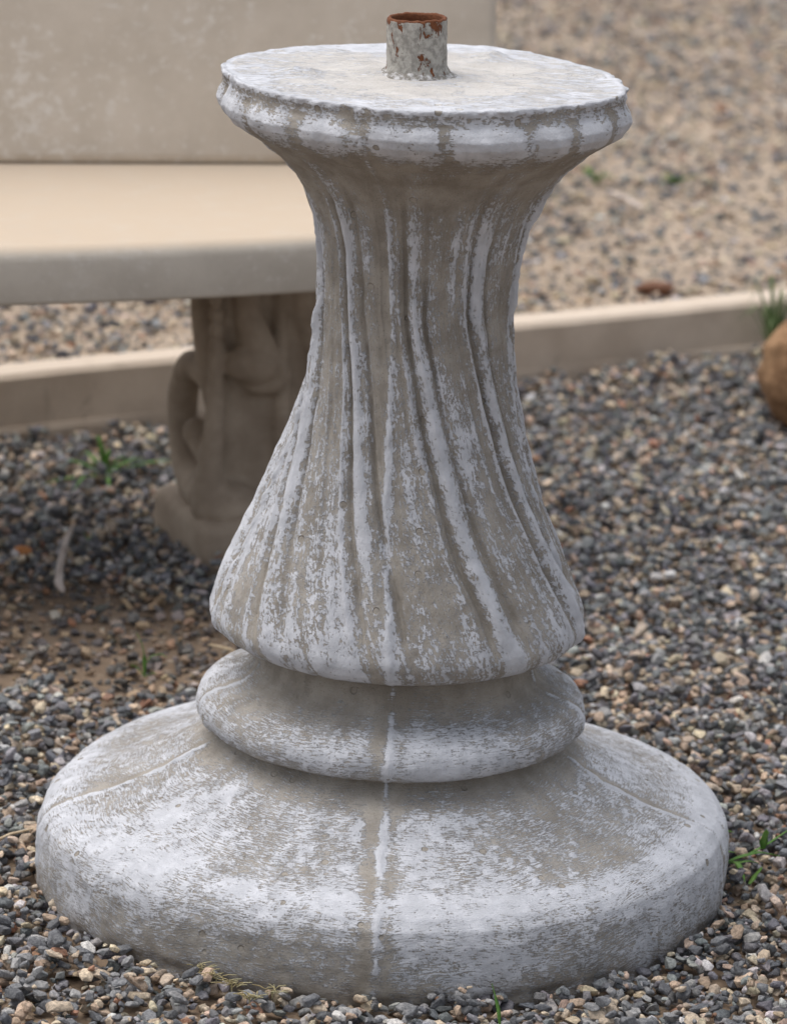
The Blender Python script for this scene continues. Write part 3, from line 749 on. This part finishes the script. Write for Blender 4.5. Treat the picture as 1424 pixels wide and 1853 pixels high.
# ------------------------------------------------------------------ loose things on the ground
def rock(name, loc, rad, sc, mat, seed, rz=0, sub=4, rough=.16):
    bm = bmesh.new(); bmesh.ops.create_icosphere(bm, subdivisions=sub, radius=1)
    me = bpy.data.meshes.new(name); bm.to_mesh(me); bm.free()
    V = np.empty(len(me.vertices)*3, np.float32); me.vertices.foreach_get('co', V); V = V.reshape(-1, 3)
    k = 1+rough*2*(fbm(V[:, 0]*1.4+seed, V[:, 1]*1.4+seed, V[:, 2]*1.4+seed, 4)-.5)
    V = V*k[:, None]*rad*np.array(sc); V[:, 2] -= V[:, 2].min()
    me.vertices.foreach_set('co', V.astype(np.float32).ravel()); me.polygons.foreach_set('use_smooth', [True]*len(me.polygons)); me.update()
    o = link(name, me, mat); o.location = loc; o.rotation_euler = (0, 0, rz); return o
q = px(1462, 772)
tag(rock('boulder', (q.x, q.y+.02, -.010), .066, (1.0, .95, 1.05), M_ROCK, 3.3, 0, 5, .26), 'rounded rusty brown boulder on dark gravel in front of the kerb', 'boulder')
q = px(1186, 524, ZB)
tag(rock('dark_stone', (q.x, q.y, ZB-.009), .019, (1.5, .9, .5), M_DARKLEAF, 8.1, .1, 4, .38), 'flat dark reddish brown stone lying on sand just behind the kerb', 'stone')
q = px(41, 1003)
tag(rock('orange_stone', (q.x, q.y, -.003), .0085, (1.25, .9, .75), mat_simple('orange_sandstone', (.42, .17, .06), (.55, .25, .10), 60), 5.7, .3, 3), 'small orange stone on grey gravel near the dry grey stick', 'stone')

def strip_blade(pts, w, fold=.25, thick=.0004):
    """tapered, folded leaf blade along 3-D points (closed, with thickness)"""
    pts = np.array(pts, float); t = np.linspace(0, 1, len(pts)); n = 12; tt = np.linspace(0, 1, n)
    f = np.linspace(0, 1, 120); q = np.stack([np.interp(f, t, pts[:, i]) for i in range(3)], -1)
    k = np.hanning(31); k /= k.sum(); e = np.concatenate([2*q[:1]-q[15:0:-1], q, 2*q[-1:]-q[-2:-17:-1]])
    q = np.stack([np.convolve(e[:, i], k, 'valid') for i in range(3)], -1)
    c = np.stack([np.interp(tt, f, q[:, i]) for i in range(3)], -1)
    tan = np.gradient(c, axis=0); tan /= np.maximum(np.linalg.norm(tan, axis=1, keepdims=True), 1e-9)
    up = np.array([0, 0, 1.0]); side = np.cross(tan, up); nrm = np.linalg.norm(side, axis=1, keepdims=True)
    side = np.where(nrm > .15, side/np.maximum(nrm, 1e-6), np.array([1.0, 0, 0])); nn = np.cross(side, tan)
    prof = np.clip(np.minimum(.45+tt*2.2, (1-tt)*1.9+.03), 0, 1)*w*.5
    l = c-side*prof[:, None]+nn*(prof*fold)[:, None]; r = c+side*prof[:, None]+nn*(prof*fold)[:, None]
    b = c-nn*thick
    V = np.concatenate([l, c+nn*thick, r, b]); F = []
    for k in range(4):
        i = np.arange(n-1); a0, a1 = k*n, ((k+1) % 4)*n
        F.append(np.stack([a0+i, a0+i+1, a1+i+1, a1+i], -1))
    return V, np.concatenate(F)

def tuft(name, label, cat, base, blades, mat, width, group=None, part='blade'):
    """blades: list of lists of offsets from base"""
    root = tag(empty(name, base), label, cat, group)
    for b in blades:
        w = width
        if isinstance(b, tuple): b, w = b
        V, F = strip_blade(b, w); link(part, mesh_np(part, V, F, True), mat, root)
    return root
def arc(dx, dy, h, droop=0.0, x0=0, y0=0, z0=0):
    return [(x0, y0, z0), (x0+dx*.3, y0+dy*.3, z0+h*.6), (x0+dx*.7, y0+dy*.7, z0+h), (x0+dx, y0+dy, z0+h-droop)]

q = px(190, 862)
tuft('grass_plant', 'leafy green grass seedling spreading on gravel in front of the kerb', 'grass', (q.x, q.y, .0), [
    arc(.050, .03, .018, .004), arc(.03, .0, .026, .012), arc(-.014, .02, .045, .004), arc(-.055, .01, .016, .006), arc(-.07, -.06, .006, .004),
    arc(-.03, -.08, .014, .012), arc(.012, -.07, .01, .008), arc(.085, .04, .014, .002), arc(-.035, .03, .024, .008), arc(.006, .012, .03, .001)], M_GRASS, .0075)
q = px(158, 985)
tuft('grass_sprig', 'tiny green sprig beside the dry grey stick', 'grass', (q.x, q.y, 0), [arc(-.004, .0, .014), arc(.008, .01, .009)], M_GRASS, .004)
q = px(262, 1218)
tuft('grass_shoot', 'upright green grass shoot with one side leaf on bare sand', 'grass', (q.x, q.y, -.004), [
    [(0, 0, 0), (.0, .0, .018), (-.003, 0, .034), (-.009, .0, .046)], ([(0, 0, .012), (.006, .002, .022), (.016, 0, .025), (.022, -.004, .023)], .003), ([(0, 0, 0), (-.008, .0, .010), (-.014, 0, .012)], .003), ([(0, 0, 0), (.008, -.004, .006), (.013, 0, .004)], .003)], M_GRASS, .0042)
# creeping grass against the base's right flank
q0 = px(1318, 1572)
def at(u, v, h): 
    p = px(u, v, h); return (p.x-q0.x, p.y-q0.y, h)
tuft('creeping_grass', 'green creeping grass stem growing out beside the pedestal base', 'grass', (q0.x, q0.y, 0), [
    ([at(1300, 1566, .004), at(1345, 1550, .012), at(1385, 1530, .020), at(1424, 1503, .026), at(1450, 1488, .028)], .0032),
    [at(1303, 1566, .006), at(1335, 1552, .014), at(1375, 1542, .018), at(1410, 1549, .014)],
    [at(1306, 1562, .006), at(1330, 1562, .011), at(1355, 1558, .012), at(1372, 1562, .008)],
    [at(1318, 1558, .010), at(1333, 1562, .012), at(1343, 1580, .008), at(1347, 1597, .002)],
    [at(1355, 1600, .001), at(1365, 1587, .006), at(1375, 1575, .012), at(1378, 1568, .015)],
    ([at(1380, 1536, .020), at(1382, 1522, .028), at(1386, 1508, .036), at(1386, 1500, .041)], .0085),
    [at(1300, 1545, .008), at(1312, 1541, .010), at(1330, 1543, .012)],
    [at(1303, 1505, .004), at(1315, 1504, .008), at(1327, 1506, .006)]], M_GRASS, .0062)
q = px(905, 1853)
tuft('grass_sprout', 'single bright green grass blade poking from gravel before the pedestal', 'grass', (q.x, q.y, -.004), [[(0, 0, 0), (-.002, .004, .014), (-.005, .008, .024), (-.008, .010, .034)]], M_GRASS, .0036)
for (u, v, n, lab) in ((1078, 330, 7, 'blurred low green weed on the sandy gravel, the smaller of two'), (1222, 334, 9, 'blurred bright green weed on the sandy gravel, beside a smaller one')):
    q = px(u, v, ZB)
    tuft('weed', lab, 'weed', (q.x, q.y, ZB-.003), [arc(random.uniform(-.035, .035), random.uniform(-.03, .03), random.uniform(.012, .025), .006) for _ in range(n)], M_GRASS, .009)
kp = K0 + KU*1.125 - KV*.035; q = Vector((kp.x, kp.y, 0))
tuft('tall_weed', 'tall green weed growing against the kerb behind the brown boulder', 'weed', (q.x, q.y, 0), [arc(random.uniform(-.05, .06), random.uniform(-.05, .03), random.uniform(.04, .12), random.uniform(.0, .03)) for _ in range(26)], mat_leaf('dull_green_blade', (.17, .25, .10), (.28, .36, .17)), .006)
# dry star-shaped weeds at the pedestal's foot
for (u, v, h, n, lab) in ((452, 1806, .003, 22, 'golden dry starry weed in gravel at the pedestal foot'), (420, 1785, .004, 18, 'yellowish dry weed touching the pedestal foot'),
                       (392, 1768, .004, 14, 'pale dry weed sprig against the worn pedestal foot'), (362, 1756, .005, 12, 'palest wispy dry weed against the pedestal foot'),
                       (493, 1795, .003, 14, 'grey green starry weed in gravel at the pedestal foot')):
    q = px(u, v, .006); bl = []
    q.y = min(q.y, -math.sqrt(max(.303**2-q.x**2, 0))-.004)
    for k in range(n):
        a = random.uniform(0, 6.28); l = random.uniform(.006, .014); e = random.uniform(.1, 1.0)
        b = (random.uniform(-.006, .006), random.uniform(-.004, .002), h*random.uniform(.3, 1.6))
        bl.append([b, (b[0]+math.cos(a)*l*.5*math.cos(e), b[1]+math.sin(a)*l*.3, b[2]+l*.45*math.sin(e)), (b[0]+math.cos(a)*l, b[1]+math.sin(a)*l*.5-.001, b[2]+l*.8*math.sin(e)-.001)])
    bl.append([(0, 0, -.004), (0, 0, h*.5), (0, 0, h+.001)])
    tuft('dry_weed', lab, 'weed', (q.x, q.y, .004), bl, M_DRYWEED, .0012)

def stick(name, label, pts, r0, r1, mat, flat=1.0, jag=.0):
    pts = np.array([tuple(p) for p in pts]); n = 28; t = np.linspace(0, 1, len(pts)); tt = np.linspace(0, 1, n)
    c = np.stack([np.interp(tt, t, pts[:, i]) for i in range(3)], -1)
    k = np.array([.25, .5, .25]); c[1:-1] = np.stack([np.convolve(c[:, i], k, 'valid') for i in range(3)], -1)
    tan = np.gradient(c, axis=0); tan /= np.linalg.norm(tan, axis=1, keepdims=True)
    side = np.cross(tan, [0, 0, 1.0]); side /= np.linalg.norm(side, axis=1, keepdims=True); nn = np.cross(side, tan)
    m = 10; a = np.arange(m)/m*2*np.pi
    rr = np.interp(tt, [0, .1, .5, .9, 1], [r0*.35, r0, (r0+r1)*.55, r1, r1*.2])[:, None]*(1+jag*(fbm(tt[:, None]*22, a[None]*2, 0, 3)-.5))
    V = c[:, None]+side[:, None]*(np.cos(a)[None]*rr)[..., None]+nn[:, None]*(np.sin(a)[None]*rr*flat)[..., None]
    i = np.arange(n-1)[:, None]*m+np.arange(m); j = np.arange(n-1)[:, None]*m+(np.arange(m)+1) % m
    me = mesh_np(name, V.reshape(-1, 3), np.stack([i, j, j+m, i+m], -1).reshape(-1, 4), True)
    return tag(link(name, me, mat), label, 'stick')
stick('dry_stick', 'curved pale grey dry stick lying on gravel left of the bench support', [px(132, 950, .018), px(118, 985, .016), px(110, 1020, .014), px(106, 1055, .012), px(116, 1072, .011)], .0030, .0046, M_BARK, .6, .5)
stick('straw_stalk', 'thin straw stalk pointing at the pedestal base over gravel', [px(-12, 1524, .004), px(20, 1509, .007), px(50, 1502, .009), px(84, 1496, .008)], .0014, .0007, M_STRAW)
stick('pale_twig', 'short pale twig on dark gravel behind the fluted shaft', [px(376, 1166, .003), px(400, 1171, .006), px(425, 1178, .005)], .0013, .0016, M_STRAW)
stick('bleached_stick', 'straight bleached stick lying on the sandy gravel behind the kerb', [px(1100, 345, ZB+.006), px(1130, 358, ZB+.008), px(1165, 378, ZB+.006)], .004, .005, M_BARK, .7, .3)
